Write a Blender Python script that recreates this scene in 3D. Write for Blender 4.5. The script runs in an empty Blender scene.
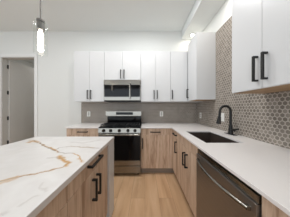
import bpy, bmesh, math
from mathutils import Vector, Matrix
C = bpy.context.scene.collection
S = bpy.context.scene

# ------------------------------------------------------------------ camera, world, light, exposure
H = 1.225
cd = bpy.data.cameras.new('camera'); cam = bpy.data.objects.new('camera', cd); C.objects.link(cam)
cam.location = (0, 0, H); cam.rotation_euler = (math.pi/2, 0, 0)
cd.sensor_width = 36; cd.lens = 36*117/290; cd.clip_start = 0.02
S.camera = cam
w = bpy.data.worlds.new('world'); S.world = w; w.use_nodes = True
w.node_tree.nodes['Background'].inputs[0].default_value = (0.75, 0.86, 1.0, 1)
w.node_tree.nodes['Background'].inputs[1].default_value = 1.2
S.view_settings.view_transform = 'Standard'; S.view_settings.look = 'None'
S.view_settings.gamma = 1; S.view_settings.use_curve_mapping = False
S.view_settings.exposure = 0.02

def area(name, loc, rot, sx, sy, power, col=(1, 1, 1), shape='RECTANGLE', spread=math.pi):
    l = bpy.data.lights.new(name, 'AREA'); l.shape = shape; l.size = sx
    if shape == 'RECTANGLE': l.size_y = sy
    l.energy = power; l.color = col; l.spread = spread
    o = bpy.data.objects.new(name, l); C.objects.link(o); o.location = loc; o.rotation_euler = rot
    return o
# daylight coming in through the wide windows behind and to the left of the camera
area('daylight_rear', (-1.6, -3.35, 1.55), (math.pi/2, 0, 0), 4.4, 2.1, 47, (0.90, 0.965, 1.0))
area('daylight_left', (-4.85, -0.6, 1.55), (0, -math.pi/2, 0), 2.1, 3.6, 22, (0.86, 0.95, 1.0))
# ceiling fill lamps added out of view to light the room
FILLS = [(-1.3, 1.75, 5), (-2.9, 1.4, 5), (-0.4, 1.35, 13), (0.1, 1.78, 12), (-0.6, 0.3, 4), (-0.2, -1.4, 5), (-2.4, -0.2, 3), (-2.4, -1.8, 6)]
for i, (x, y, watt) in enumerate(FILLS):
    area('fill_lamp', (x, y, 3.03), (0, 0, 0), 0.12, 0, watt, (0.97, 0.975, 0.98), 'DISK')

# ------------------------------------------------------------------ helpers
def lin(c):
    f = lambda v: v/12.92 if v <= 0.04045 else ((v+0.055)/1.055)**2.4
    return tuple(f(v/255) for v in c) + (1,)

def nmat(name):
    m = bpy.data.materials.new(name); m.use_nodes = True
    return m, m.node_tree, m.node_tree.nodes['Principled BSDF']

def plain(name, col, rough=0.5, metal=0.0, var=0.03, scale=12, bump=0.0, coat=0):
    m, t, p = nmat(name); N = t.nodes; L = t.links
    tc = N.new('ShaderNodeTexCoord'); nz = N.new('ShaderNodeTexNoise'); nz.inputs['Scale'].default_value = scale
    nz.inputs['Detail'].default_value = 3
    L.new(tc.outputs['Object'], nz.inputs['Vector'])
    mx = N.new('ShaderNodeMixRGB'); c = lin(col)
    mx.inputs[1].default_value = tuple(max(0, v*(1-var)) for v in c[:3])+(1,)
    mx.inputs[2].default_value = tuple(min(1, v*(1+var)) for v in c[:3])+(1,)
    L.new(nz.outputs['Fac'], mx.inputs[0]); L.new(mx.outputs[0], p.inputs['Base Color'])
    p.inputs['Roughness'].default_value = rough; p.inputs['Metallic'].default_value = metal
    if coat: p.inputs['Coat Weight'].default_value = coat
    if bump:
        b = N.new('ShaderNodeBump'); b.inputs['Strength'].default_value = bump; b.inputs['Distance'].default_value = 0.002
        L.new(nz.outputs['Fac'], b.inputs['Height']); L.new(b.outputs[0], p.inputs['Normal'])
    return m

def ramp(N, stops):
    r = N.new('ShaderNodeValToRGB'); e = r.color_ramp.elements
    e[0].position, e[0].color = stops[0][0], stops[0][1]
    e[1].position, e[1].color = stops[-1][0], stops[-1][1]
    for s in stops[1:-1]:
        k = e.new(s[0]); k.color = s[1]
    return r

def wood(name, c1, c2, c3, axis='z', rough=0.5):
    m, t, p = nmat(name); N = t.nodes; L = t.links
    tc = N.new('ShaderNodeTexCoord'); oi = N.new('ShaderNodeObjectInfo')
    off = N.new('ShaderNodeVectorMath'); off.operation = 'MULTIPLY_ADD'
    L.new(oi.outputs['Random'], off.inputs[0]); off.inputs[1].default_value = (37, 19, 53)
    L.new(tc.outputs['Object'], off.inputs[2])
    mp = N.new('ShaderNodeMapping'); L.new(off.outputs[0], mp.inputs[0])
    mp.inputs['Scale'].default_value = {'z': (14, 14, 0.9), 'x': (0.9, 14, 14), 'y': (14, 0.9, 14)}[axis]
    n1 = N.new('ShaderNodeTexNoise'); n1.inputs['Scale'].default_value = 1.3; n1.inputs['Detail'].default_value = 6
    n1.inputs['Distortion'].default_value = 0.9; L.new(mp.outputs[0], n1.inputs['Vector'])
    n2 = N.new('ShaderNodeTexNoise'); n2.inputs['Scale'].default_value = 9; n2.inputs['Detail'].default_value = 3
    L.new(mp.outputs[0], n2.inputs['Vector'])
    mx = N.new('ShaderNodeMixRGB'); mx.inputs[0].default_value = 0.35
    L.new(n1.outputs['Fac'], mx.inputs[1]); L.new(n2.outputs['Fac'], mx.inputs[2])
    r = ramp(N, [(0.36, lin(c3)), (0.485, lin(c1)), (0.64, lin(c2))])
    L.new(mx.outputs[0], r.inputs[0]); L.new(r.outputs[0], p.inputs['Base Color'])
    p.inputs['Roughness'].default_value = rough
    b = N.new('ShaderNodeBump'); b.inputs['Strength'].default_value = 0.15; b.inputs['Distance'].default_value = 0.001
    L.new(mx.outputs[0], b.inputs['Height']); L.new(b.outputs[0], p.inputs['Normal'])
    return m

def M_(N, L, op, a, b=None, c=None):
    n = N.new('ShaderNodeMath'); n.operation = op
    for i, v in enumerate((a, b, c)):
        if v is None: continue
        if isinstance(v, (int, float)): n.inputs[i].default_value = v
        else: L.new(v, n.inputs[i])
    return n.outputs[0]

def hexmat(name, ua, w_=0.041):
    """pointy-top hexagon mosaic; ua = index of the horizontal axis (0 back wall, 1 side wall)"""
    m, t, p = nmat(name); N = t.nodes; L = t.links
    tc = N.new('ShaderNodeTexCoord'); sp = N.new('ShaderNodeSeparateXYZ'); L.new(tc.outputs['Object'], sp.inputs[0])
    u = M_(N, L, 'MULTIPLY', sp.outputs[ua], 1/w_); v = M_(N, L, 'MULTIPLY', sp.outputs[2], 1/w_)
    S3 = 1.7320508
    def lat(o):
        a = M_(N, L, 'ADD', u, 0.5*o); b = M_(N, L, 'ADD', M_(N, L, 'DIVIDE', v, S3), 0.5*o)
        fa = M_(N, L, 'FLOOR', a); fb = M_(N, L, 'FLOOR', b)
        lx = M_(N, L, 'SUBTRACT', M_(N, L, 'SUBTRACT', a, fa), 0.5)
        ly = M_(N, L, 'MULTIPLY', M_(N, L, 'SUBTRACT', M_(N, L, 'SUBTRACT', b, fb), 0.5), S3)
        d2 = M_(N, L, 'ADD', M_(N, L, 'MULTIPLY', lx, lx), M_(N, L, 'MULTIPLY', ly, ly))
        ax = M_(N, L, 'ABSOLUTE', lx); ay = M_(N, L, 'ABSOLUTE', ly)
        hd = M_(N, L, 'MAXIMUM', ax, M_(N, L, 'ADD', M_(N, L, 'MULTIPLY', ax, 0.5), M_(N, L, 'MULTIPLY', ay, 0.8660254)))
        ident = M_(N, L, 'ADD', M_(N, L, 'ADD', M_(N, L, 'MULTIPLY', fa, 1.37), M_(N, L, 'MULTIPLY', fb, 7.91)), 3.3*o)
        return d2, hd, ident
    A = lat(0); B = lat(1)
    hd = M_(N, L, 'MINIMUM', A[1], B[1])
    pick = M_(N, L, 'LESS_THAN', A[0], B[0])
    idn = M_(N, L, 'ADD', M_(N, L, 'MULTIPLY', A[2], pick), M_(N, L, 'MULTIPLY', B[2], M_(N, L, 'SUBTRACT', 1.0, pick)))
    wn = N.new('ShaderNodeTexWhiteNoise'); wn.noise_dimensions = '1D'; L.new(idn, wn.inputs['W'])
    r = ramp(N, [(0, lin((106, 97, 88))), (0.5, lin((126, 117, 107))), (1, lin((150, 140, 130)))])
    nz = N.new('ShaderNodeTexNoise'); nz.inputs['Scale'].default_value = 7; nz.inputs['Detail'].default_value = 4
    L.new(tc.outputs['Object'], nz.inputs['Vector'])
    f = M_(N, L, 'ADD', M_(N, L, 'MULTIPLY', wn.outputs['Value'], 0.75), M_(N, L, 'MULTIPLY', M_(N, L, 'SUBTRACT', nz.outputs['Fac'], 0.38), 1.0))
    L.new(f, r.inputs[0])
    g = M_(N, L, 'GREATER_THAN', hd, 0.405)
    mx = N.new('ShaderNodeMixRGB'); L.new(g, mx.inputs[0]); L.new(r.outputs[0], mx.inputs[1]); mx.inputs[2].default_value = lin((184, 175, 165))
    L.new(mx.outputs[0], p.inputs['Base Color']); p.inputs['Roughness'].default_value = 0.45
    b = N.new('ShaderNodeBump'); b.inputs['Strength'].default_value = 0.3; b.inputs['Distance'].default_value = 0.001; b.invert = True
    L.new(g, b.inputs['Height']); L.new(b.outputs[0], p.inputs['Normal'])
    return m

def floormat():
    m, t, p = nmat('oak_planks'); N = t.nodes; L = t.links
    tc = N.new('ShaderNodeTexCoord'); mp = N.new('ShaderNodeMapping'); L.new(tc.outputs['Object'], mp.inputs[0])
    mp.inputs['Rotation'].default_value = (0, 0, math.pi/2)
    br = N.new('ShaderNodeTexBrick'); L.new(mp.outputs[0], br.inputs['Vector'])
    br.inputs['Scale'].default_value = 1; br.inputs['Brick Width'].default_value = 1.6; br.inputs['Row Height'].default_value = 0.19
    br.inputs['Mortar Size'].default_value = 0.0016; br.inputs['Color1'].default_value = (0, 0, 0, 1); br.inputs['Color2'].default_value = (1, 1, 1, 1)
    br.inputs['Mortar'].default_value = (0.5, 0.5, 0.5, 1); br.offset = 0.37
    vm = N.new('ShaderNodeVectorMath'); vm.operation = 'MULTIPLY_ADD'
    L.new(br.outputs['Color'], vm.inputs[0]); vm.inputs[1].default_value = (3, 7, 0)
    m2 = N.new('ShaderNodeMapping'); L.new(tc.outputs['Object'], m2.inputs[0]); m2.inputs['Scale'].default_value = (6, 0.7, 1)
    L.new(m2.outputs[0], vm.inputs[2])
    nz = N.new('ShaderNodeTexNoise'); nz.inputs['Scale'].default_value = 1.6; nz.inputs['Detail'].default_value = 6; nz.inputs['Distortion'].default_value = 0.8
    L.new(vm.outputs[0], nz.inputs['Vector'])
    r = ramp(N, [(0.25, lin((182, 143, 107))), (0.5, lin((204, 167, 130))), (0.75, lin((217, 184, 149)))])
    L.new(nz.outputs['Fac'], r.inputs[0])
    tint = N.new('ShaderNodeMixRGB'); tint.blend_type = 'MULTIPLY'; tint.inputs[0].default_value = 1
    tr = ramp(N, [(0, (0.90, 0.89, 0.88, 1)), (1, (1.04, 1.03, 1.02, 1))]); L.new(br.outputs['Color'], tr.inputs[0])
    L.new(r.outputs[0], tint.inputs[1]); L.new(tr.outputs[0], tint.inputs[2])
    mo = N.new('ShaderNodeMixRGB'); L.new(br.outputs['Fac'], mo.inputs[0]); L.new(tint.outputs[0], mo.inputs[1]); mo.inputs[2].default_value = lin((158, 124, 96))
    L.new(mo.outputs[0], p.inputs['Base Color']); p.inputs['Roughness'].default_value = 0.33
    return m

def brushed(name, col, rough=0.28, axis=2):
    m, t, p = nmat(name); N = t.nodes; L = t.links
    tc = N.new('ShaderNodeTexCoord'); mp = N.new('ShaderNodeMapping'); L.new(tc.outputs['Object'], mp.inputs[0])
    sc = [3, 3, 3]; sc[axis] = 260; mp.inputs['Scale'].default_value = sc
    nz = N.new('ShaderNodeTexNoise'); nz.inputs['Scale'].default_value = 1; L.new(mp.outputs[0], nz.inputs['Vector'])
    r = ramp(N, [(0.3, (rough-0.05,)*3+(1,)), (0.7, (rough+0.08,)*3+(1,))]); L.new(nz.outputs['Fac'], r.inputs[0])
    L.new(r.outputs[0], p.inputs['Roughness']); p.inputs['Base Color'].default_value = lin(col); p.inputs['Metallic'].default_value = 1
    return m

def emit(name, col, st):
    m, t, p = nmat(name)
    p.inputs['Emission Color'].default_value = col+(1,); p.inputs['Emission Strength'].default_value = st
    p.inputs['Base Color'].default_value = (0.8, 0.8, 0.8, 1)
    return m

def veined(name, origin, lines):
    """white marble look with gold veins running along given polylines (metres, in the slab's own frame)"""
    g = bpy.data.node_groups.new('vein_segment', 'ShaderNodeTree')
    for nm, ty in (('P', 'NodeSocketVector'), ('A', 'NodeSocketVector'), ('BA', 'NodeSocketVector'), ('W', 'NodeSocketFloat'), ('Inv', 'NodeSocketFloat')):
        g.interface.new_socket(nm, in_out='INPUT', socket_type=ty)
    g.interface.new_socket('I', in_out='OUTPUT', socket_type='NodeSocketFloat')
    gi = g.nodes.new('NodeGroupInput'); go = g.nodes.new('NodeGroupOutput')
    def vm(op, a, b=None, s=None):
        n = g.nodes.new('ShaderNodeVectorMath'); n.operation = op; g.links.new(a, n.inputs[0])
        if b is not None: g.links.new(b, n.inputs[1])
        if s is not None: g.links.new(s, n.inputs['Scale'])
        return n
    pa = vm('SUBTRACT', gi.outputs['P'], gi.outputs['A']).outputs[0]
    d = vm('DOT_PRODUCT', pa, gi.outputs['BA']).outputs['Value']
    tt = g.nodes.new('ShaderNodeMath'); tt.operation = 'MULTIPLY'; tt.use_clamp = True
    g.links.new(d, tt.inputs[0]); g.links.new(gi.outputs['Inv'], tt.inputs[1])
    q = vm('SCALE', gi.outputs['BA'], s=tt.outputs[0]).outputs[0]
    ds = vm('DISTANCE', pa, q).outputs['Value']
    o = M_(g.nodes, g.links, 'SUBTRACT', 1.0, M_(g.nodes, g.links, 'DIVIDE', ds, gi.outputs['W']))
    g.links.new(M_(g.nodes, g.links, 'MAXIMUM', o, 0.0), go.inputs['I'])

    m, t, p = nmat(name); N = t.nodes; L = t.links
    tc = N.new('ShaderNodeTexCoord')
    nz = N.new('ShaderNodeTexNoise'); nz.inputs['Scale'].default_value = 22; nz.inputs['Detail'].default_value = 6
    L.new(tc.outputs['Object'], nz.inputs['Vector'])
    s0 = N.new('ShaderNodeVectorMath'); s0.operation = 'SUBTRACT'; L.new(nz.outputs['Color'], s0.inputs[0]); s0.inputs[1].default_value = (0.5, 0.5, 0.5)
    s1 = N.new('ShaderNodeVectorMath'); s1.operation = 'MULTIPLY_ADD'; L.new(s0.outputs[0], s1.inputs[0]); s1.inputs[1].default_value = (0.05, 0.05, 0); L.new(tc.outputs['Object'], s1.inputs[2])
    fl = N.new('ShaderNodeVectorMath'); fl.operation = 'MULTIPLY'; L.new(s1.outputs[0], fl.inputs[0]); fl.inputs[1].default_value = (1, 1, 0)
    def layer(ls):
        acc = None
        for wd, amp, pts in ls:
            for (a, b) in zip(pts[:-1], pts[1:]):
                n = N.new('ShaderNodeGroup'); n.node_tree = g; L.new(fl.outputs[0], n.inputs['P'])
                A = Vector((a[0]-origin[0], a[1]-origin[1], 0)); B = Vector((b[0]-origin[0], b[1]-origin[1], 0))
                n.inputs['A'].default_value = A; n.inputs['BA'].default_value = B-A; n.inputs['W'].default_value = wd
                n.inputs['Inv'].default_value = 1/max((B-A).length_squared, 1e-6)
                o = M_(N, L, 'MULTIPLY', n.outputs[0], amp)
                acc = o if acc is None else M_(N, L, 'MAXIMUM', acc, o)
        return acc
    gold = layer(lines['gold']); grey = layer(lines['grey'])
    n2 = N.new('ShaderNodeTexNoise'); n2.inputs['Scale'].default_value = 5; n2.inputs['Detail'].default_value = 6; n2.inputs['Distortion'].default_value = 1.5
    L.new(tc.outputs['Object'], n2.inputs['Vector'])
    base = ramp(N, [(0.35, lin((213, 209, 205))), (0.5, lin((217, 213, 210))), (0.7, lin((222, 219, 216)))]); L.new(n2.outputs['Fac'], base.inputs[0])
    mod = M_(N, L, 'MULTIPLY_ADD', n2.outputs['Fac'], 1.6, 0.5)
    m1 = N.new('ShaderNodeMixRGB'); L.new(M_(N, L, 'MINIMUM', M_(N, L, 'MULTIPLY', gold, mod), 1.0), m1.inputs[0]); L.new(base.outputs[0], m1.inputs[1]); m1.inputs[2].default_value = lin((188, 142, 76))
    m2 = N.new('ShaderNodeMixRGB'); L.new(M_(N, L, 'MINIMUM', M_(N, L, 'MULTIPLY', grey, mod), 1.0), m2.inputs[0]); L.new(m1.outputs[0], m2.inputs[1]); m2.inputs[2].default_value = lin((122, 100, 78))
    L.new(m2.outputs[0], p.inputs['Base Color']); p.inputs['Roughness'].default_value = 0.3
    return m

def box(bm, x0, x1, y0, y1, z0, z1, b=0.0):
    r = bmesh.ops.create_cube(bm, size=1)
    vs = r['verts']
    bmesh.ops.scale(bm, vec=(abs(x1-x0), abs(y1-y0), abs(z1-z0)), verts=vs)
    bmesh.ops.translate(bm, vec=((x0+x1)/2, (y0+y1)/2, (z0+z1)/2), verts=vs)
    if b > 0:
        es = list({e for v in vs for e in v.link_edges})
        bmesh.ops.bevel(bm, geom=es, offset=b, segments=2, affect='EDGES', profile=0.7)

def cyl(bm, p0, p1, r0, r1=None, seg=24):
    p0 = Vector(p0); p1 = Vector(p1); d = p1-p0; r1 = r0 if r1 is None else r1
    q = Vector((0, 0, 1)).rotation_difference(d.normalized()).to_matrix().to_4x4()
    bmesh.ops.create_cone(bm, cap_ends=True, segments=seg, radius1=r0, radius2=r1, depth=d.length, matrix=Matrix.Translation((p0+p1)/2) @ q)

def lathe(bm, cx, cy, prof, seg=32):
    rings = []
    for r, z in prof:
        rings.append([bm.verts.new((cx+r*math.cos(2*math.pi*k/seg), cy+r*math.sin(2*math.pi*k/seg), z)) for k in range(seg)])
    for a, b in zip(rings[:-1], rings[1:]):
        for k in range(seg):
            bm.faces.new((a[k], a[(k+1) % seg], b[(k+1) % seg], b[k]))
    return rings

def tube(bm, pts, rad, seg=12, caps=True):
    pts = [Vector(p) for p in pts]; rings = []; up = None
    n = len(pts)
    for i, p in enumerate(pts):
        t = (pts[min(i+1, n-1)]-pts[max(i-1, 0)]).normalized()
        if up is None:
            up = t.orthogonal().normalized()
        up = (up - t*up.dot(t)).normalized(); s = t.cross(up)
        r = rad[i] if isinstance(rad, (list, tuple)) else rad
        rings.append([bm.verts.new(p + up*r*math.cos(2*math.pi*k/seg) + s*r*math.sin(2*math.pi*k/seg)) for k in range(seg)])
    for a, b in zip(rings[:-1], rings[1:]):
        for k in range(seg): bm.faces.new((a[k], a[(k+1) % seg], b[(k+1) % seg], b[k]))
    if caps:
        bm.faces.new(rings[0][::-1]); bm.faces.new(rings[-1])

def grid_slab(bm, us, vs, keep, w0, w1, axes='xyz'):
    """slab made of rectangular cells with holes; axes: u, v, thickness"""
    def P(u, v, t):
        d = dict(zip(axes, (u, v, t))); return (d['x'], d['y'], d['z'])
    cache = {}
    def V(i, j, k):
        if (i, j, k) not in cache: cache[(i, j, k)] = bm.verts.new(P(us[i], vs[j], (w0, w1)[k]))
        return cache[(i, j, k)]
    nu, nv = len(us)-1, len(vs)-1
    K = lambda i, j: 0 <= i < nu and 0 <= j < nv and keep((us[i]+us[i+1])/2, (vs[j]+vs[j+1])/2)
    for i in range(nu):
        for j in range(nv):
            if not K(i, j): continue
            bm.faces.new((V(i, j, 1), V(i+1, j, 1), V(i+1, j+1, 1), V(i, j+1, 1)))
            bm.faces.new((V(i, j+1, 0), V(i+1, j+1, 0), V(i+1, j, 0), V(i, j, 0)))
            if not K(i-1, j): bm.faces.new((V(i, j, 0), V(i, j, 1), V(i, j+1, 1), V(i, j+1, 0)))
            if not K(i+1, j): bm.faces.new((V(i+1, j+1, 0), V(i+1, j+1, 1), V(i+1, j, 1), V(i+1, j, 0)))
            if not K(i, j-1): bm.faces.new((V(i+1, j, 0), V(i+1, j, 1), V(i, j, 1), V(i, j, 0)))
            if not K(i, j+1): bm.faces.new((V(i, j+1, 0), V(i, j+1, 1), V(i+1, j+1, 1), V(i+1, j+1, 0)))

def obj(name, build, mat, parent=None, origin=(0, 0, 0), smooth=False, bevel=0):
    """build: callable filling a bmesh in WORLD coordinates"""
    bm = bmesh.new(); build(bm)
    root = parent
    while root is not None and root.parent is not None: root = root.parent
    off = Vector(root.location) if root is not None else Vector(origin)
    bmesh.ops.translate(bm, vec=-off, verts=bm.verts)
    bmesh.ops.recalc_face_normals(bm, faces=bm.faces)
    me = bpy.data.meshes.new(name); bm.to_mesh(me); bm.free()
    o = bpy.data.objects.new(name, me); C.objects.link(o); me.materials.append(mat)
    if parent is not None: o.parent = parent
    else: o.location = origin
    if smooth:
        for p in me.polygons: p.use_smooth = True
        if hasattr(me, 'set_sharp_from_angle'): me.set_sharp_from_angle(angle=math.radians(40))
    if bevel:
        md = o.modifiers.new('bevel', 'BEVEL'); md.width = bevel; md.segments = 2; md.limit_method = 'ANGLE'
    return o

def B(*a, b=0.0): return lambda bm: box(bm, *a, b=b)
def multi(*fs):
    def f(bm):
        for g in fs: g(bm)
    return f

def thing(name, label, cat, loc, group=None):
    o = bpy.data.objects.new(name, None); o.empty_display_size = 0.05; C.objects.link(o); o.location = loc
    return tag(o, label, cat, group)
def tag(o, label, cat, group=None):
    o['label'] = label; o['category'] = cat
    if group: o['group'] = group
    return o
def struct(name, build, mat, origin=(0, 0, 0)):
    o = obj(name, build, mat, None, origin); o['kind'] = 'structure'; return o

# ------------------------------------------------------------------ materials
wall_m = plain('wall_paint', (224, 225, 222), 0.85, var=0.01, scale=40, bump=0.03)
ceil_m = plain('ceiling_paint', (228, 231, 230), 0.9, var=0.01)
trim_m = plain('trim_paint', (228, 228, 226), 0.5, var=0.01)
door_m = plain('door_paint', (196, 194, 190), 0.5, var=0.01)
white_m = plain('white_cabinet_lacquer', (209, 209, 209), 0.35, var=0.008)
edge_m = wood('plywood_underside', (176, 143, 108), (190, 158, 124), (160, 126, 92), 'y')
oak_m = wood('oak_veneer', (199, 171, 147), (215, 191, 169), (160, 129, 106), 'z', 0.5)
oakh_m = wood('oak_veneer_crosswise', (199, 171, 147), (215, 191, 169), (160, 129, 106), 'z', 0.5)
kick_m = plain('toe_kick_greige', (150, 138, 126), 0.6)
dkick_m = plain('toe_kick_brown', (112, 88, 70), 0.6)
black_m = plain('matte_black_metal', (17, 16, 15), 0.5, 0.0)
quartz_m = plain('white_quartz', (230, 225, 222), 0.28, var=0.015, scale=60)
steel_m = brushed('stainless_steel', (138, 134, 127), 0.20)
dsteel_m = brushed('dark_stainless_steel', (146, 141, 137), 0.42)
glass_m = plain('black_glass', (8, 8, 10), 0.06, var=0.0); glass_m.node_tree.nodes['Principled BSDF'].inputs['Specular IOR Level'].default_value = 0.2
iron_m = plain('cast_iron', (22, 22, 23), 0.55)
sink_m = plain('dark_composite', (62, 52, 46), 0.5)
plate_m = plain('outlet_plastic', (235, 234, 230), 0.4)
slot_m = plain('outlet_slot_grey', (150, 148, 144), 0.5)
floor_m = floormat()
hexb_m = hexmat('hexagon_mosaic_back', 0); hexs_m = hexmat('hexagon_mosaic_side', 1)
cg_m, ct, cp = nmat('clear_glass')
ct.nodes.remove(cp)
_tr = ct.nodes.new('ShaderNodeBsdfTransparent'); _tr.inputs[0].default_value = (0.985, 0.99, 0.985, 1)
_gl = ct.nodes.new('ShaderNodeBsdfGlossy'); _gl.inputs['Roughness'].default_value = 0.03
_lw = ct.nodes.new('ShaderNodeLayerWeight'); _lw.inputs['Blend'].default_value = 0.5
_fc = M_(ct.nodes, ct.links, 'MULTIPLY_ADD', M_(ct.nodes, ct.links, 'POWER', _lw.outputs['Facing'], 4.0), 0.35, 0.02)
_mx = ct.nodes.new('ShaderNodeMixShader')
ct.links.new(_fc, _mx.inputs[0]); ct.links.new(_tr.outputs[0], _mx.inputs[1]); ct.links.new(_gl.outputs[0], _mx.inputs[2])
ct.links.new(_mx.outputs[0], ct.nodes['Material Output'].inputs['Surface'])
pend_m = plain('brushed_grey_metal', (112, 110, 107), 0.4, 0.6)
bulb_m = emit('glowing_filament', (1.0, 0.90, 0.76), 9)
lamp_m = emit('glowing_lens', (1.0, 0.93, 0.82), 14)

# ------------------------------------------------------------------ room
BW, RW, CT = 2.77, 1.23, 3.05            # back wall, right wall, ceiling
FH = 0.881                               # worktop height
struct('floor', B(-5, RW+0.12, -3.6, 5.2, -0.1, 0), floor_m)
struct('ceiling', B(-5, RW+0.12, -3.6, BW, CT, CT+0.1), ceil_m)
DX0, DX1, DZ = -3.40, -2.61, 2.44
struct('wall_back', lambda bm: grid_slab(bm, [-5, DX0, DX1, RW+0.12], [0, DZ, CT+0.1],
       lambda x, z: not (DX0 < x < DX1 and z < DZ), BW, BW+0.12, 'xzy'), wall_m)
struct('wall_right', B(RW, RW+0.12, -3.6, BW-0.001, 0, CT), wall_m)
struct('wall_left', lambda bm: grid_slab(bm, [-3.6, -2.4, 1.2, BW-0.001], [0, 0.5, 2.6, CT], lambda y, z: not (-2.4 < y < 1.2 and 0.5 < z < 2.6), -5.12, -5.0, 'yzx'), wall_m)
struct('wall_rear', lambda bm: grid_slab(bm, [-5, -3.8, 0.6, RW], [0, 0.5, 2.6, CT], lambda x, z: not (-3.8 < x < 0.6 and 0.5 < z < 2.6), -3.6, -3.48, 'xzy'), wall_m)
# dropped soffit over the side run
struct('trim_1', B(0.86, RW-0.001, -3.4, BW-0.001, 2.865, CT-0.001), ceil_m)
# door casing round the opening and the hallway seen through it
struct('trim_2', multi(B(DX1+0.002, DX1+0.072, BW-0.016, BW-0.001, 0, DZ+0.072), B(DX0-0.072, DX0-0.002, BW-0.016, BW-0.001, 0, DZ+0.072),
                        B(DX0-0.002, DX1+0.002, BW-0.016, BW-0.001, DZ+0.002, DZ+0.072)), trim_m)
struct('trim_3', multi(B(DX0+0.0005, DX0+0.014, BW+0.001, BW+0.119, 0, DZ-0.014), B(DX1-0.004, DX1-0.0005, BW+0.001, BW+0.119, 0, DZ-0.014),
                        B(DX0+0.0005, DX1-0.0005, BW+0.001, BW+0.119, DZ-0.014, DZ-0.0005)), door_m)
struct('wall_hallway', multi(B(-4.3, -4.2, BW+0.121, 5.1, 0, 2.9), B(-2.2, -2.1, BW+0.121, 5.1, 0, 2.9), B(-4.2, -2.2, 5.0, 5.1, 0, 2.9)), wall_m)
struct('ceiling_hallway', B(-4.3, -2.1, BW+0.121, 5.1, 2.9, 3.0), ceil_m)
hd = struct('door_1', B(DX0+0.012, DX0+0.052, BW+0.125, BW+0.905, 0.01, 2.425, b=0.002), door_m, (DX0+0.03, BW+0.125, 0))
for z in (2.25, 1.615, 0.985, 0.39):
    obj('hinge', multi(lambda bm: cyl(bm, (DX0+0.022, BW+0.112, z-0.045), (DX0+0.022, BW+0.112, z+0.045), 0.011, seg=12),
                       B(DX0+0.016, DX0+0.03, BW+0.10, BW+0.1245, z-0.045, z+0.045)), black_m, hd)
obj('door_handle', multi(lambda bm: cyl(bm, (DX0+0.052, BW+0.84, 1.0), (DX0+0.10, BW+0.84, 1.0), 0.012), B(DX0+0.09, DX0+0.104, BW+0.73, BW+0.85, 0.99, 1.01, b=0.003)), black_m, hd)

# rings for the added, unseen fill lamps; then the soffit downlight (trim ring + lens)
for i, (x, y, watt) in enumerate(FILLS):
    t = thing('added_downlight', 'small round white downlight added out of view in the flat main ceiling', 'ceiling light', (x, y, CT), 'added downlights in the main ceiling')
    obj('trim_ring', lambda bm: [lathe(bm, x, y, [(0.07, CT-0.001), (0.07, CT-0.006), (0.055, CT-0.006), (0.055, CT-0.001)])], white_m, t, smooth=True)
lx, ly, lz = 1.05, 2.60, 2.864
t = thing('soffit_downlight', 'round glowing downlight in the soffit above the corner cabinets', 'ceiling light', (lx, ly, lz))
obj('trim_ring', lambda bm: [lathe(bm, lx, ly, [(0.055, lz), (0.055, lz-0.008), (0.04, lz-0.008), (0.04, lz)])], white_m, t, smooth=True)
obj('lens', lambda bm: cyl(bm, (lx, ly, lz-0.006), (lx, ly, lz-0.001), 0.039), lamp_m, t)
area('hall_fill', (-3.0, 4.2, 2.88), (0, 0, 0), 0.3, 0, 9, (1, 0.97, 0.93), 'DISK')  # unseen fill light added to brighten the hallway, no fixture built
area('soffit_lamp_and_fill', (lx, ly, lz-0.012), (0, 0, 0), 0.07, 0, 1.4, (1, 0.92, 0.8), 'DISK')
area('soffit_lamp_and_fill', (1.0, 1.55, lz-0.002), (0, 0, 0), 0.07, 0, 2.6, (1, 0.96, 0.90), 'DISK')  # added fill out of view, lifts the cabinet end panel and side counter

# mosaic backsplashes
o = obj('mosaic_backsplash', B(-1.505, RW-0.010, BW-0.008, BW-0.0005, FH+0.0005, 1.368), hexb_m, origin=(-0.14, BW, FH))
tag(o, 'taupe grey hexagon mosaic backsplash on the back wall behind the range', 'backsplash')
o = obj('mosaic_backsplash', B(RW-0.008, RW-0.0005, -0.6, BW-0.0005, FH+0.0005, 2.535), hexs_m, origin=(RW, 1.0, FH))
tag(o, 'taupe grey hexagon mosaic tiling the side wall behind the black faucet', 'backsplash')

# ------------------------------------------------------------------ handles
def pull(parent, face, axis, c, length, plane):
    """black bar pull. face: 'y' faces -Y, 'x-' faces -X, 'x+' faces +X; axis: 'h' or 'v'; c=(along, z) centre; plane = front plane"""
    L2 = length/2; tk = 0.008
    a, z = c
    def f(bm):
        def bb(u0, u1, d0, d1, z0, z1):
            if face == 'y': box(bm, u0, u1, plane-d1, plane-d0, z0, z1, b=0.0015)
            elif face == 'x-': box(bm, plane-d1, plane-d0, u0, u1, z0, z1, b=0.0015)
            else: box(bm, plane+d0, plane+d1, u0, u1, z0, z1, b=0.0015)
        if axis == 'v':
            bb(a-tk, a+tk, 0.026, 0.040, z-L2, z+L2)
            bb(a-tk, a+tk, 0, 0.027, z+L2-0.014, z+L2); bb(a-tk, a+tk, 0, 0.027, z-L2, z-L2+0.014)
        else:
            bb(a-L2, a+L2, 0.026, 0.040, z-tk, z+tk)
            bb(a-L2, a-L2+0.014, 0, 0.027, z-tk, z+tk); bb(a+L2-0.014, a+L2, 0, 0.027, z-tk, z+tk)
    return obj('handle', f, black_m, parent)

def panel(name, parent, mat, face, u0, u1, z0, z1, plane, th=0.019):
    g = 0.0015
    if face == 'y': f = B(u0+g, u1-g, plane, plane+th, z0+g, z1-g, b=0.0015)
    elif face == 'x-': f = B(plane, plane+th, u0+g, u1-g, z0+g, z1-g, b=0.0015)
    else: f = B(plane-th, plane, u0+g, u1-g, z0+g, z1-g, b=0.0015)
    return obj(name, f, mat, parent)

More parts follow.
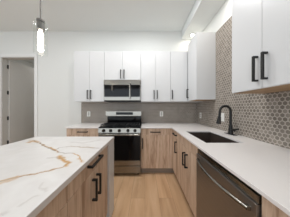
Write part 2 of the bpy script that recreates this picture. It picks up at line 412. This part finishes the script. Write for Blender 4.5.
# ------------------------------------------------------------------ white wall cabinets, back wall
UF, UB = 2.44, BW-0.0095
def wall_cab_back(x0, x1, z0, z1, doors, label, hz=0.145, blen=0.18):
    t = thing('wall_cabinet', label, 'cabinet', ((x0+x1)/2, UB, z0), 'white cabinets on the walls')
    obj('body', B(x0+0.001, x1-0.001, UF+0.0195, BW-0.001, z0, z1, b=0.001), white_m, t)
    for (a, b, ha) in doors:
        d = panel('door', t, white_m, 'y', a, b, z0, z1, UF)
        pull(d, 'y', 'v', (ha, z0+hz), blen, UF)
    return t
UZ0, UZ1 = 1.369, 2.42
wall_cab_back(-1.482, -0.850, UZ0, UZ1, [(-1.482, -1.160, -1.190), (-1.160, -0.850, -1.127)], 'white double-door wall cabinet left of the microwave, at the end of the row')
wall_cab_back(-0.848, -0.088, 1.818, UZ1, [(-0.848, -0.469, -0.503), (-0.469, -0.088, -0.434)], 'short white double-door wall cabinet directly above the microwave', hz=0.12)
wall_cab_back(-0.086, 0.534, UZ0, UZ1, [(-0.086, 0.217, 0.187), (0.217, 0.534, 0.251)], 'white double-door wall cabinet just right of the microwave')
# corner cabinet: body runs behind the side cabinet
t = thing('wall_cabinet', 'white single-door wall cabinet in the corner of the back wall', 'cabinet', (0.7, UB, UZ0), 'white cabinets on the walls')
obj('body', B(0.537, RW-0.010, UF+0.0195, BW-0.001, UZ0, UZ1, b=0.001), white_m, t)
d = panel('door', t, white_m, 'y', 0.536, 0.886, UZ0, UZ1, UF); pull(d, 'y', 'v', (0.563, UZ0+0.145), 0.18, UF)

# wall cabinets, side wall
UX = 0.89; SZ0, SZ1 = 1.380, 2.545
def wall_cab_side(y0, y1, doors, label, fill=None):
    t = thing('wall_cabinet', label, 'cabinet', (RW-0.0095, (y0+y1)/2, SZ0), 'white cabinets on the walls')
    obj('body', B(UX+0.0195, RW-0.009, y0+0.001, y1-0.001, SZ0, SZ1, b=0.001), white_m, t)
    obj('underside', B(UX+0.022, RW-0.012, y0+0.004, y1-0.004, SZ0-0.003, SZ0-0.0001), edge_m, t)
    if fill: obj('filler', B(UX, UX+0.019, fill[0], fill[1], SZ0, SZ1), white_m, t)
    for (a, b, ha) in doors:
        d = panel('door', t, white_m, 'x-', a, b, SZ0, SZ1, UX)
        pull(d, 'x-', 'v', (ha, SZ0+(0.158 if y0 < 1.5 else 0.150)), 0.20 if y0 < 1.5 else 0.18, UX)
wall_cab_side(2.02, 2.438, [(2.02, 2.43, 2.395)], 'white side-wall cabinet nearest the corner, left of the bare strip of mosaic')
wall_cab_side(0.58, 1.20, [(0.89, 1.20, 0.926), (0.58, 0.89, 0.854)], 'large white side-wall cabinet in the foreground right with two long black pulls')

# ------------------------------------------------------------------ microwave
MX0, MX1, MZ0, MZ1 = -0.846, -0.090, 1.392, 1.815; MF = 2.395
t = thing('microwave', 'stainless steel over-the-range microwave with black glass door', 'microwave', (-0.468, BW-0.01, MZ0))
obj('body', B(MX0, MX1, MF+0.03, BW-0.009, MZ0, MZ1, b=0.003), steel_m, t)
obj('vent_base', B(MX0+0.004, MX1-0.004, MF+0.01, BW-0.015, MZ0-0.022, MZ0-0.0005, b=0.002), iron_m, t)
obj('top_grille', B(MX0, MX1, MF+0.002, MF+0.0295, MZ1-0.100, MZ1, b=0.002), steel_m, t)
d = obj('door', B(MX0, -0.302, MF, MF+0.0295, MZ0, MZ1-0.102, b=0.003), steel_m, t)
obj('door_window', B(MX0+0.012, -0.325, MF-0.003, MF-0.0002, MZ0+0.072, MZ1-0.108, b=0.001), glass_m, d)
obj('handle', multi(B(-0.318, -0.298, MF-0.045, MF-0.028, MZ0+0.03, MZ1-0.06, b=0.005),
                    B(-0.314, -0.302, MF-0.03, MF, MZ0+0.05, MZ0+0.07), B(-0.314, -0.302, MF-0.03, MF, MZ1-0.13, MZ1-0.11)), steel_m, d)
c = obj('control_panel', B(-0.300, MX1, MF, MF+0.0295, MZ0, MZ1-0.102, b=0.003), steel_m, t)
obj('panel_glass', B(-0.290, MX1-0.012, MF-0.003, MF-0.0002, MZ0+0.072, MZ1-0.108, b=0.001), glass_m, c)

# ------------------------------------------------------------------ oak base cabinets
BF = 2.16; BZ0, BZ1 = 0.118, FH-0.0205; DRZ = 0.738
# left of the range
t = thing('base_cabinet', 'oak base cabinet with one drawer to the left of the range', 'cabinet', (-1.15, 2.45, 0), 'oak base cabinets')
obj('body', B(-1.45, -0.847, BF+0.0195, BW-0.002, BZ0, BZ1), oak_m, t)
obj('toe_kick', B(-1.44, -0.85, BF+0.075, BF+0.09, 0.0, BZ0), kick_m, t)
d = panel('drawer', t, oakh_m, 'y', -1.45, -0.848, DRZ, BZ1-0.006, BF); pull(d, 'y', 'h', (-1.145, 0.796), 0.185, BF)
d = panel('door', t, oak_m, 'y', -1.45, -1.149, BZ0, DRZ, BF); pull(d, 'y', 'v', (-1.18, 0.60), 0.185, BF)
d = panel('door', t, oak_m, 'y', -1.149, -0.848, BZ0, DRZ, BF); pull(d, 'y', 'v', (-1.118, 0.60), 0.185, BF)
# right of the range
t = thing('base_cabinet', 'oak base cabinet with a drawer over one door just right of the range', 'cabinet', (0.25, 2.45, 0), 'oak base cabinets')
obj('body', B(-0.073, RW-0.03, BF+0.0195, BW-0.002, BZ0, BZ1), oak_m, t)
obj('toe_kick', B(-0.07, 0.564, BF+0.075, BF+0.09, 0.0, BZ0), kick_m, t)
d = panel('drawer', t, oakh_m, 'y', -0.072, 0.447, DRZ, BZ1-0.006, BF); pull(d, 'y', 'h', (0.19, 0.793), 0.185, BF)
d = panel('door', t, oak_m, 'y', -0.072, 0.447, BZ0, DRZ, BF); pull(d, 'y', 'v', (-0.046, 0.585), 0.19, BF)
obj('filler', B(0.4475, 0.506, BF+0.002, BF+0.0195, BZ0, BZ1), oak_m, t)
# side run
RF = 0.507
def base_side(y0, y1, label, open_top=False):
    t = thing('base_cabinet', label, 'cabinet', (0.85, (y0+y1)/2, 0), 'oak base cabinets')
    x0, x1 = RF+0.0195, RW-0.03
    if open_top:
        f = multi(B(x0, x1, y0+0.001, y0+0.016, BZ0, BZ1), B(x0, x1, y1-0.016, y1-0.001, BZ0, BZ1), B(x0, x1, y0+0.016, y1-0.016, BZ0, BZ0+0.016),
                  B(x1-0.016, x1, y0+0.016, y1-0.016, BZ0+0.016, BZ1), B(x0, x0+0.016, y0+0.016, y1-0.016, BZ0+0.016, BZ1))
    else: f = B(x0, x1, y0+0.001, y1-0.001, BZ0, BZ1)
    obj('body', f, oak_m, t)
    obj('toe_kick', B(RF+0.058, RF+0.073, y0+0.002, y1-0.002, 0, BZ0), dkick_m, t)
    return t
t = base_side(1.827, 2.178, 'oak base cabinet on the side run, between the corner and the sink')
d = panel('drawer', t, oakh_m, 'x-', 1.827, 2.10, DRZ, BZ1-0.006, RF); pull(d, 'x-', 'h', (1.94, 0.797), 0.185, RF)
d = panel('door', t, oak_m, 'x-', 1.827, 2.10, BZ0, DRZ, RF); pull(d, 'x-', 'v', (1.862, 0.608), 0.18, RF)
obj('filler', B(RF+0.002, RF+0.0195, 2.101, 2.158, BZ0, BZ1), oak_m, t)
t = base_side(1.128, 1.825, 'oak double-door base cabinet under the sink, beside the dishwasher', True)
panel('false_front', t, oakh_m, 'x-', 1.128, 1.825, DRZ, BZ1-0.006, RF)
d = panel('door', t, oak_m, 'x-', 1.440, 1.825, BZ0, DRZ, RF); pull(d, 'x-', 'v', (1.475, 0.592), 0.165, RF)
d = panel('door', t, oak_m, 'x-', 1.128, 1.440, BZ0, DRZ, RF); pull(d, 'x-', 'v', (1.395, 0.597), 0.165, RF)
t = base_side(-0.25, 0.510, 'oak base cabinet at the bottom right, on the near side of the dishwasher')
panel('drawer', t, oakh_m, 'x-', -0.25, 0.510, 0.60, BZ1-0.006, RF)
panel('door', t, oak_m, 'x-', -0.25, 0.510, BZ0, 0.60, RF)

# worktops
o = obj('worktop', lambda bm: grid_slab(bm, [-0.072, 0.487, 0.615, 1.001, RW-0.009], [-0.28, 1.175, 1.789, 2.135, BW-0.009],
        lambda x, y: (y > 2.135 or x > 0.487) and not (0.615 < x < 1.001 and 1.175 < y < 1.789), FH-0.02, FH, 'xyz'), quartz_m, origin=(0.85, 1.2, FH), bevel=0.002)
tag(o, 'L-shaped white quartz worktop holding the dark sink, right of the range', 'worktop')
o = obj('worktop', B(-1.472, -0.846, 2.135, BW-0.009, FH-0.02, FH, b=0.002), quartz_m, origin=(-1.15, 2.4, FH))
tag(o, 'short white quartz worktop on the drawer cabinet left of the range', 'worktop')

# sink
sx0, sx1, sy0, sy1, szb, szt = 0.612, 1.004, 1.172, 1.792, 0.665, FH-0.0208
t = thing('sink', 'dark brown undermount sink set in the white worktop', 'sink', (0.8, 1.47, szb))
def bowl(bm):
    th = 0.010
    xs = [sx0-th, sx0, sx0+0.005, sx1-0.005, sx1, sx1+th]; ys = [sy0-th, sy0, sy0+0.005, sy1-0.005, sy1, sy1+th]
    V = lambda x, y, z: bm.verts.new((x, y, z))
    # flange ring, inner walls, floor of the bowl, outer shell
    def ring(d, z): return [V(sx0-d, sy0-d, z), V(sx1+d, sy0-d, z), V(sx1+d, sy1+d, z), V(sx0-d, sy1+d, z)]
    r = [ring(0.008, szb-0.012), ring(0.008, szt-0.008), ring(0.014, szt-0.008), ring(0.014, szt), ring(0.0, szt), ring(-0.004, szb+0.02), ring(-0.02, szb)]
    for a, b in zip(r[:-1], r[1:]):
        for k in range(4): bm.faces.new((a[k], a[(k+1) % 4], b[(k+1) % 4], b[k]))
    bm.faces.new(r[0][::-1]); bm.faces.new(r[-1])
obj('bowl', bowl, sink_m, t)
obj('drain', lambda bm: lathe(bm, 0.80, 1.47, [(0.0005, szb+0.002), (0.03, szb+0.001), (0.042, szb+0.004), (0.045, szb+0.0005)]), steel_m, t, smooth=True)

# ------------------------------------------------------------------ faucet
fx, fy = 1.145, 1.565
t = thing('faucet', 'matte black gooseneck pull-down faucet behind the sink', 'faucet', (fx, fy, FH))
obj('base', lambda bm: [box(bm, fx-0.028, fx+0.028, fy-0.085, fy+0.085, FH+0.0005, FH+0.006, b=0.002),
                        cyl(bm, (fx, fy, FH+0.005), (fx, fy, FH+0.05), 0.030, 0.026), cyl(bm, (fx, fy, FH+0.05), (fx, fy, FH+0.12), 0.026, 0.021)], black_m, t, smooth=True)
R_ = 0.071; top = FH+0.306
pts = [(fx, fy, FH+0.11), (fx, fy, FH+0.2), (fx, fy, top)]
for k in range(1, 17):
    a = math.pi*k/16
    pts.append((fx-R_+R_*math.cos(a), fy, top+R_*math.sin(a)))
pts.append((fx-2*R_-0.004, fy, top-0.05)); pts.append((fx-2*R_-0.008, fy, top-0.075))
obj('spout', lambda bm: tube(bm, pts, 0.0155, 14), black_m, t, smooth=True)
obj('spray_head', lambda bm: tube(bm, [(fx-2*R_-0.007, fy, top-0.07), (fx-2*R_-0.012, fy, top-0.10), (fx-2*R_-0.020, fy, top-0.155), (fx-2*R_-0.022, fy, top-0.168)],
    [0.019, 0.023, 0.029, 0.027], 18), black_m, t, smooth=True)
obj('lever', lambda bm: [cyl(bm, (fx+0.004, fy-0.01, FH+0.062), (fx+0.010, fy-0.055, FH+0.062), 0.019), tube(bm, [(fx+0.010, fy-0.05, FH+0.064), (fx+0.014, fy-0.08, FH+0.078), (fx+0.016, fy-0.115, FH+0.088)], [0.010, 0.009, 0.008], 10)], black_m, t, smooth=True)

# ------------------------------------------------------------------ dishwasher
t = thing('dishwasher', 'dark stainless dishwasher with a bowed bar handle under the side worktop', 'dishwasher', (0.85, 0.81, 0))
DY0, DY1, DF = 0.516, 1.116, 0.490
obj('body', B(DF+0.036, RW-0.05, DY0+0.004, DY1-0.004, 0.11, FH-0.030), iron_m, t)
obj('toe_kick', B(DF+0.085, DF+0.10, DY0+0.004, DY1-0.004, 0.001, 0.109), iron_m, t)
d = obj('door', B(DF, DF+0.035, DY0, DY1, 0.115, 0.800, b=0.004), dsteel_m, t)
obj('control_strip', B(DF+0.010, DF+0.035, DY0, DY1, 0.802, FH-0.042, b=0.003), steel_m, t)
def hb(bm):
    n = 20; P = []
    for k in range(n+1):
        u = -1+2*k/n
        P.append((DF-0.012-0.038*(1-u*u), DY0+0.03+(DY1-DY0-0.08)*k/n, 0.760))
    tube(bm, P, 0.0105, 12)
    box(bm, DF-0.016, DF+0.001, DY0+0.025, DY0+0.045, 0.750, 0.770, b=0.003); box(bm, DF-0.016, DF+0.001, DY1-0.065, DY1-0.045, 0.750, 0.770, b=0.003)
obj('handle', hb, steel_m, d, smooth=True)

# ------------------------------------------------------------------ range
rc = -0.459; rx0, rx1 = rc-0.380, rc+0.380; F = 2.095
t = thing('range', 'freestanding stainless steel gas range with black oven door', 'range', (rc, 2.45, 0))
obj('body', B(rx0, rx1, F+0.045, BW-0.03, 0.06, 0.872), steel_m, t)
obj('cooktop', B(rx0, rx1, F+0.012, BW-0.10, 0.873, 0.892, b=0.005), glass_m, t)
def kp(bm):
    v = [(F-0.012, 0.792), (F+0.006, 0.872), (F+0.0445, 0.872), (F+0.0445, 0.792)]
    a = [bm.verts.new((rx0, y, z)) for y, z in v]; b = [bm.verts.new((rx1, y, z)) for y, z in v]
    bm.faces.new(a); bm.faces.new(b[::-1])
    for k in range(4): bm.faces.new((a[k], b[k], b[(k+1) % 4], a[(k+1) % 4]))
kpn = obj('knob_panel', kp, steel_m, t, bevel=0.002)
for kx in (-0.28, -0.155, 0.0, 0.155, 0.28):
    y0, z0 = F-0.004, 0.832
    k = obj('knob', lambda bm: [cyl(bm, (rc+kx, y0+0.002, z0), (rc+kx, y0-0.006, z0-0.001), 0.028), cyl(bm, (rc+kx, y0-0.005, z0), (rc+kx, y0-0.034, z0-0.004), 0.025, 0.022)], black_m, kpn, smooth=True)
    obj('knob_pointer', B(rc+kx-0.003, rc+kx+0.003, y0-0.0385, y0-0.0335, z0-0.018, z0+0.012), steel_m, k)
d = obj('oven_door', B(rx0+0.002, rx1-0.002, F, F+0.0445, 0.200, 0.786, b=0.004), steel_m, t)
obj('door_glass', B(rx0+0.006, rx1-0.006, F-0.004, F-0.0002, 0.292, 0.735, b=0.0015), glass_m, d)
obj('handle', lambda bm: [tube(bm, [(rx0+0.03, F-0.052, 0.762), (rx1-0.03, F-0.052, 0.762)], 0.0125, 16),
     box(bm, rx0+0.05, rx0+0.075, F-0.05, F+0.001, 0.752, 0.772, b=0.003), box(bm, rx1-0.075, rx1-0.05, F-0.05, F+0.001, 0.752, 0.772, b=0.003)], steel_m, d, smooth=True)
obj('drawer', B(rx0+0.002, rx1-0.002, F+0.004, F+0.0445, 0.062, 0.190, b=0.004), steel_m, t)
for lx_ in (rx0+0.05, rx1-0.05):
    for ly_ in (F+0.10, BW-0.12):
        obj('leg', lambda bm: cyl(bm, (lx_, ly_, 0.0), (lx_, ly_, 0.0595), 0.018), iron_m, t)
bgY = 2.50
bg = obj('back_guard', B(rx0-0.004, rx1+0.004, bgY, bgY+0.055, 1.060, 1.166, b=0.006), steel_m, t)
obj('display', B(rc-0.16, rc+0.20, bgY-0.003, bgY-0.0002, 1.090, 1.148, b=0.001), glass_m, bg)
obj('back_riser', B(rx0+0.03, rx1-0.0, bgY+0.012, bgY+0.10, 0.893, 1.0595, b=0.004), glass_m, t)
def grate(x0, x1, y0, y1):
    def f(bm):
        z0, z1 = 0.916, 0.928
        for x in (x0, x1): box(bm, x-0.006, x+0.006, y0, y1, z0, z1, b=0.002)
        for y in (y0, (y0+y1)/2, y1): box(bm, x0-0.006, x1+0.006, y-0.006, y+0.006, z0+0.0005, z1+0.0005, b=0.002)
        for k in (0.25, 0.5, 0.75):
            x = x0+(x1-x0)*k
            for a, b in ((y0, y0+0.14), ((y0+y1)/2-0.085, (y0+y1)/2+0.085), (y1-0.14, y1)):
                box(bm, x-0.005, x+0.005, a, b, z0+0.001, z1+0.003, b=0.0015)
        for x in (x0, x1):
            for y in (y0+0.01, y1-0.01): box(bm, x-0.007, x+0.007, y-0.007, y+0.007, 0.8921, z0+0.001)
    return f
gw = 0.232
for k in (-1, 0, 1):
    cx = rc+k*(gw+0.012)
    obj('grate', grate(cx-gw/2+0.006, cx+gw/2-0.006, F+0.06, 2.465), iron_m, t)
for bx_, by_, r_ in ((-0.24, 2.22, .045), (-0.24, 2.40, .035), (0, 2.31, .05), (0.24, 2.22, .04), (0.24, 2.40, .045)):
    obj('burner', lambda bm: [cyl(bm, (rc+bx_, by_, 0.8921), (rc+bx_, by_, 0.902), r_), cyl(bm, (rc+bx_, by_, 0.902), (rc+bx_, by_, 0.909), r_*0.75)], iron_m, t, smooth=True)

# ------------------------------------------------------------------ outlets
def outlet(label, cx, cz, wall, w_=0.075, h_=0.12, dec=False):
    if wall == 'b': pos = (cx, BW-0.0085, cz); T = lambda u0, u1, d0, d1, z0, z1: B(cx+u0, cx+u1, BW-0.0085-d1, BW-0.0085-d0, cz+z0, cz+z1, b=0.001)
    else: pos = (RW-0.0085, cx, cz); T = lambda u0, u1, d0, d1, z0, z1: B(RW-0.0085-d1, RW-0.0085-d0, cx+u0, cx+u1, cz+z0, cz+z1, b=0.001)
    t = thing('wall_outlet', label, 'outlet', pos, 'white wall plates on the mosaic')
    obj('plate', T(-w_/2, w_/2, 0, 0.006, -h_/2, h_/2), plate_m, t)
    if dec: obj('rocker', T(-0.016, 0.016, 0.0062, 0.011, -0.033, 0.033), plate_m, t)
    else:
        for z in (-0.022, 0.022): obj('socket', T(-0.016, 0.016, 0.0062, 0.0085, z-0.016, z+0.016), slot_m, t)
outlet('white outlet on the back wall mosaic left of the range', -1.328, 1.098, 'b')
outlet('white outlet on the back wall mosaic right of the range', 0.388, 1.098, 'b')
outlet('white outlet on the side wall mosaic close to the corner', 2.57, 1.075, 's')
outlet('white switch plate on the side wall mosaic behind the faucet arch', 1.845, 1.09, 's', 0.085, 0.135, True)

# ------------------------------------------------------------------ island
IX0, IX1, IY1 = -1.33, -0.378, 1.437
it = thing('kitchen_island', 'oak kitchen island with a black drawer pull and a pair of black door pulls', 'kitchen island', (-0.8, 0.6, 0))
IF = -0.400
obj('body', B(-1.05, IF-0.0195, -0.30, 1.248, 0.115, FH-0.0305), oak_m, it)
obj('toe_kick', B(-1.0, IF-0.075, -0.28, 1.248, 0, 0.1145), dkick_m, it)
obj('end_panel', B(-1.08, IX1-0.002, 1.25, IY1-0.003, 0.0, FH-0.0305, b=0.002), white_m, it)['label'] = 'white end panel facing the range'
for (y0, y1) in ((0.605, 1.248), (-0.05, 0.603)):
    ym = (y0+y1)/2
    d = panel('drawer', it, oakh_m, 'x+', y0, y1, 0.742, FH-0.036, IF)
    pull(d, 'x+', 'h', (ym-0.012, 0.817), 0.21, IF)
    d = panel('door', it, oak_m, 'x+', y0, ym, 0.115, 0.742, IF); pull(d, 'x+', 'v', (ym-0.037, 0.607), 0.165, IF)
    d = panel('door', it, oak_m, 'x+', ym, y1, 0.115, 0.742, IF); pull(d, 'x+', 'v', (ym+0.037, 0.607), 0.165, IF)
IO = (-0.85, 0.57)
GOLD = [(0.03, 1, [(-1.181, 1.191), (-1.182, 1.246), (-1.099, 1.201)]),
  (0.02, 0.6, [(-1.256, 1.278), (-1.143, 1.238)]),
  (0.010, 1, [(-1.079, 1.18), (-0.821, 1.019), (-0.677, 0.921)]),
  (0.022, 1, [(-0.619, 0.847), (-0.58, 0.813), (-0.532, 0.771), (-0.481, 0.744), (-0.473, 0.704)]),
  (0.011, 0.75, [(-0.473, 0.704), (-0.504, 0.67), (-0.538, 0.646), (-0.589, 0.613), (-0.655, 0.581), (-0.685, 0.553), (-0.745, 0.513)]),
  (0.018, 0.5, [(-0.661, 0.564), (-0.637, 0.573), (-0.665, 0.537)]),
  (0.008, 1, [(-0.558, 0.9), (-0.498, 0.866), (-0.437, 0.797), (-0.399, 0.752)]),
  (0.018, 0.5, [(-0.454, 0.805), (-0.406, 0.759)]),
  (0.012, 0.5, [(-0.667, 1.062), (-0.56, 1.04), (-0.457, 1.029)])]
GREY = [(0.008, 0.8, [(-1.197, 1.262), (-0.98, 1.118), (-0.801, 0.994), (-0.68, 0.925), (-0.623, 0.9), (-0.558, 0.9)]),
  (0.012, 0.5, [(-0.746, 0.97), (-0.753, 1.024), (-0.671, 1.068), (-0.493, 1.029), (-0.392, 1.019)]),
  (0.007, 0.45, [(-0.484, 0.749), (-0.491, 0.676), (-0.556, 0.634), (-0.628, 0.588), (-0.679, 0.548)]),
  (0.009, 0.13, [(-0.471, 0.54), (-0.456, 0.513), (-0.408, 0.484)]),
  (0.016, 0.28, [(-0.674, 0.813), (-0.625, 0.821), (-0.577, 0.813)]),
  (0.012, 0.15, [(-0.438, 0.417), (-0.437, 0.445), (-0.429, 0.46)]),
  (0.013, 0.15, [(-0.455, 0.389), (-0.477, 0.374)]),
  (0.02, 0.2, [(-0.491, 1.278), (-0.608, 1.167), (-0.77, 1.201)])]
vein_m = veined('veined_quartz', IO, {'gold': GOLD, 'grey': GREY})
o = obj('island_worktop', B(IX0, IX1, -0.30, IY1, FH-0.03, FH, b=0.002), vein_m, origin=(IO[0], IO[1], FH))
tag(o, 'white worktop with gold and grey veins on the oak island', 'worktop')

# ------------------------------------------------------------------ pendant lamp over the island
px_, py_ = -1.026, 1.15
t = thing('pendant_lamp', 'pendant lamp with a clear glass cylinder and lit tube bulb above the island', 'pendant lamp', (px_, py_, CT))
obj('canopy', lambda bm: cyl(bm, (px_, py_, CT-0.025), (px_, py_, CT-0.0005), 0.06), pend_m, t, smooth=True)
obj('rod', lambda bm: cyl(bm, (px_, py_, 2.092), (px_, py_, CT-0.024), 0.006, seg=12), pend_m, t, smooth=True)
obj('cap', lambda bm: [cyl(bm, (px_, py_, 2.075), (px_, py_, 2.093), 0.032), cyl(bm, (px_, py_, 2.066), (px_, py_, 2.0755), 0.012)], pend_m, t, smooth=True)
obj('socket', lambda bm: [cyl(bm, (px_, py_, 1.995), (px_, py_, 2.0665), 0.030)], pend_m, t, smooth=True)
obj('bulb', lambda bm: lathe(bm, px_, py_, [(0.0005, 1.782), (0.014, 1.785), (0.022, 1.80), (0.022, 1.96), (0.013, 1.985), (0.013, 1.9945)], 20), bulb_m, t, smooth=True)
g0, g1 = 0.054, 0.0515
obj('lamp_shade', lambda bm: lathe(bm, px_, py_, [(g1, 1.757), (g1, 2.062), (0.031, 2.0645), (0.031, 2.0665), (g0, 2.065), (g0, 1.755), (g1, 1.757)], 40), cg_m, t, smooth=True)['label'] = 'clear glass cylinder'
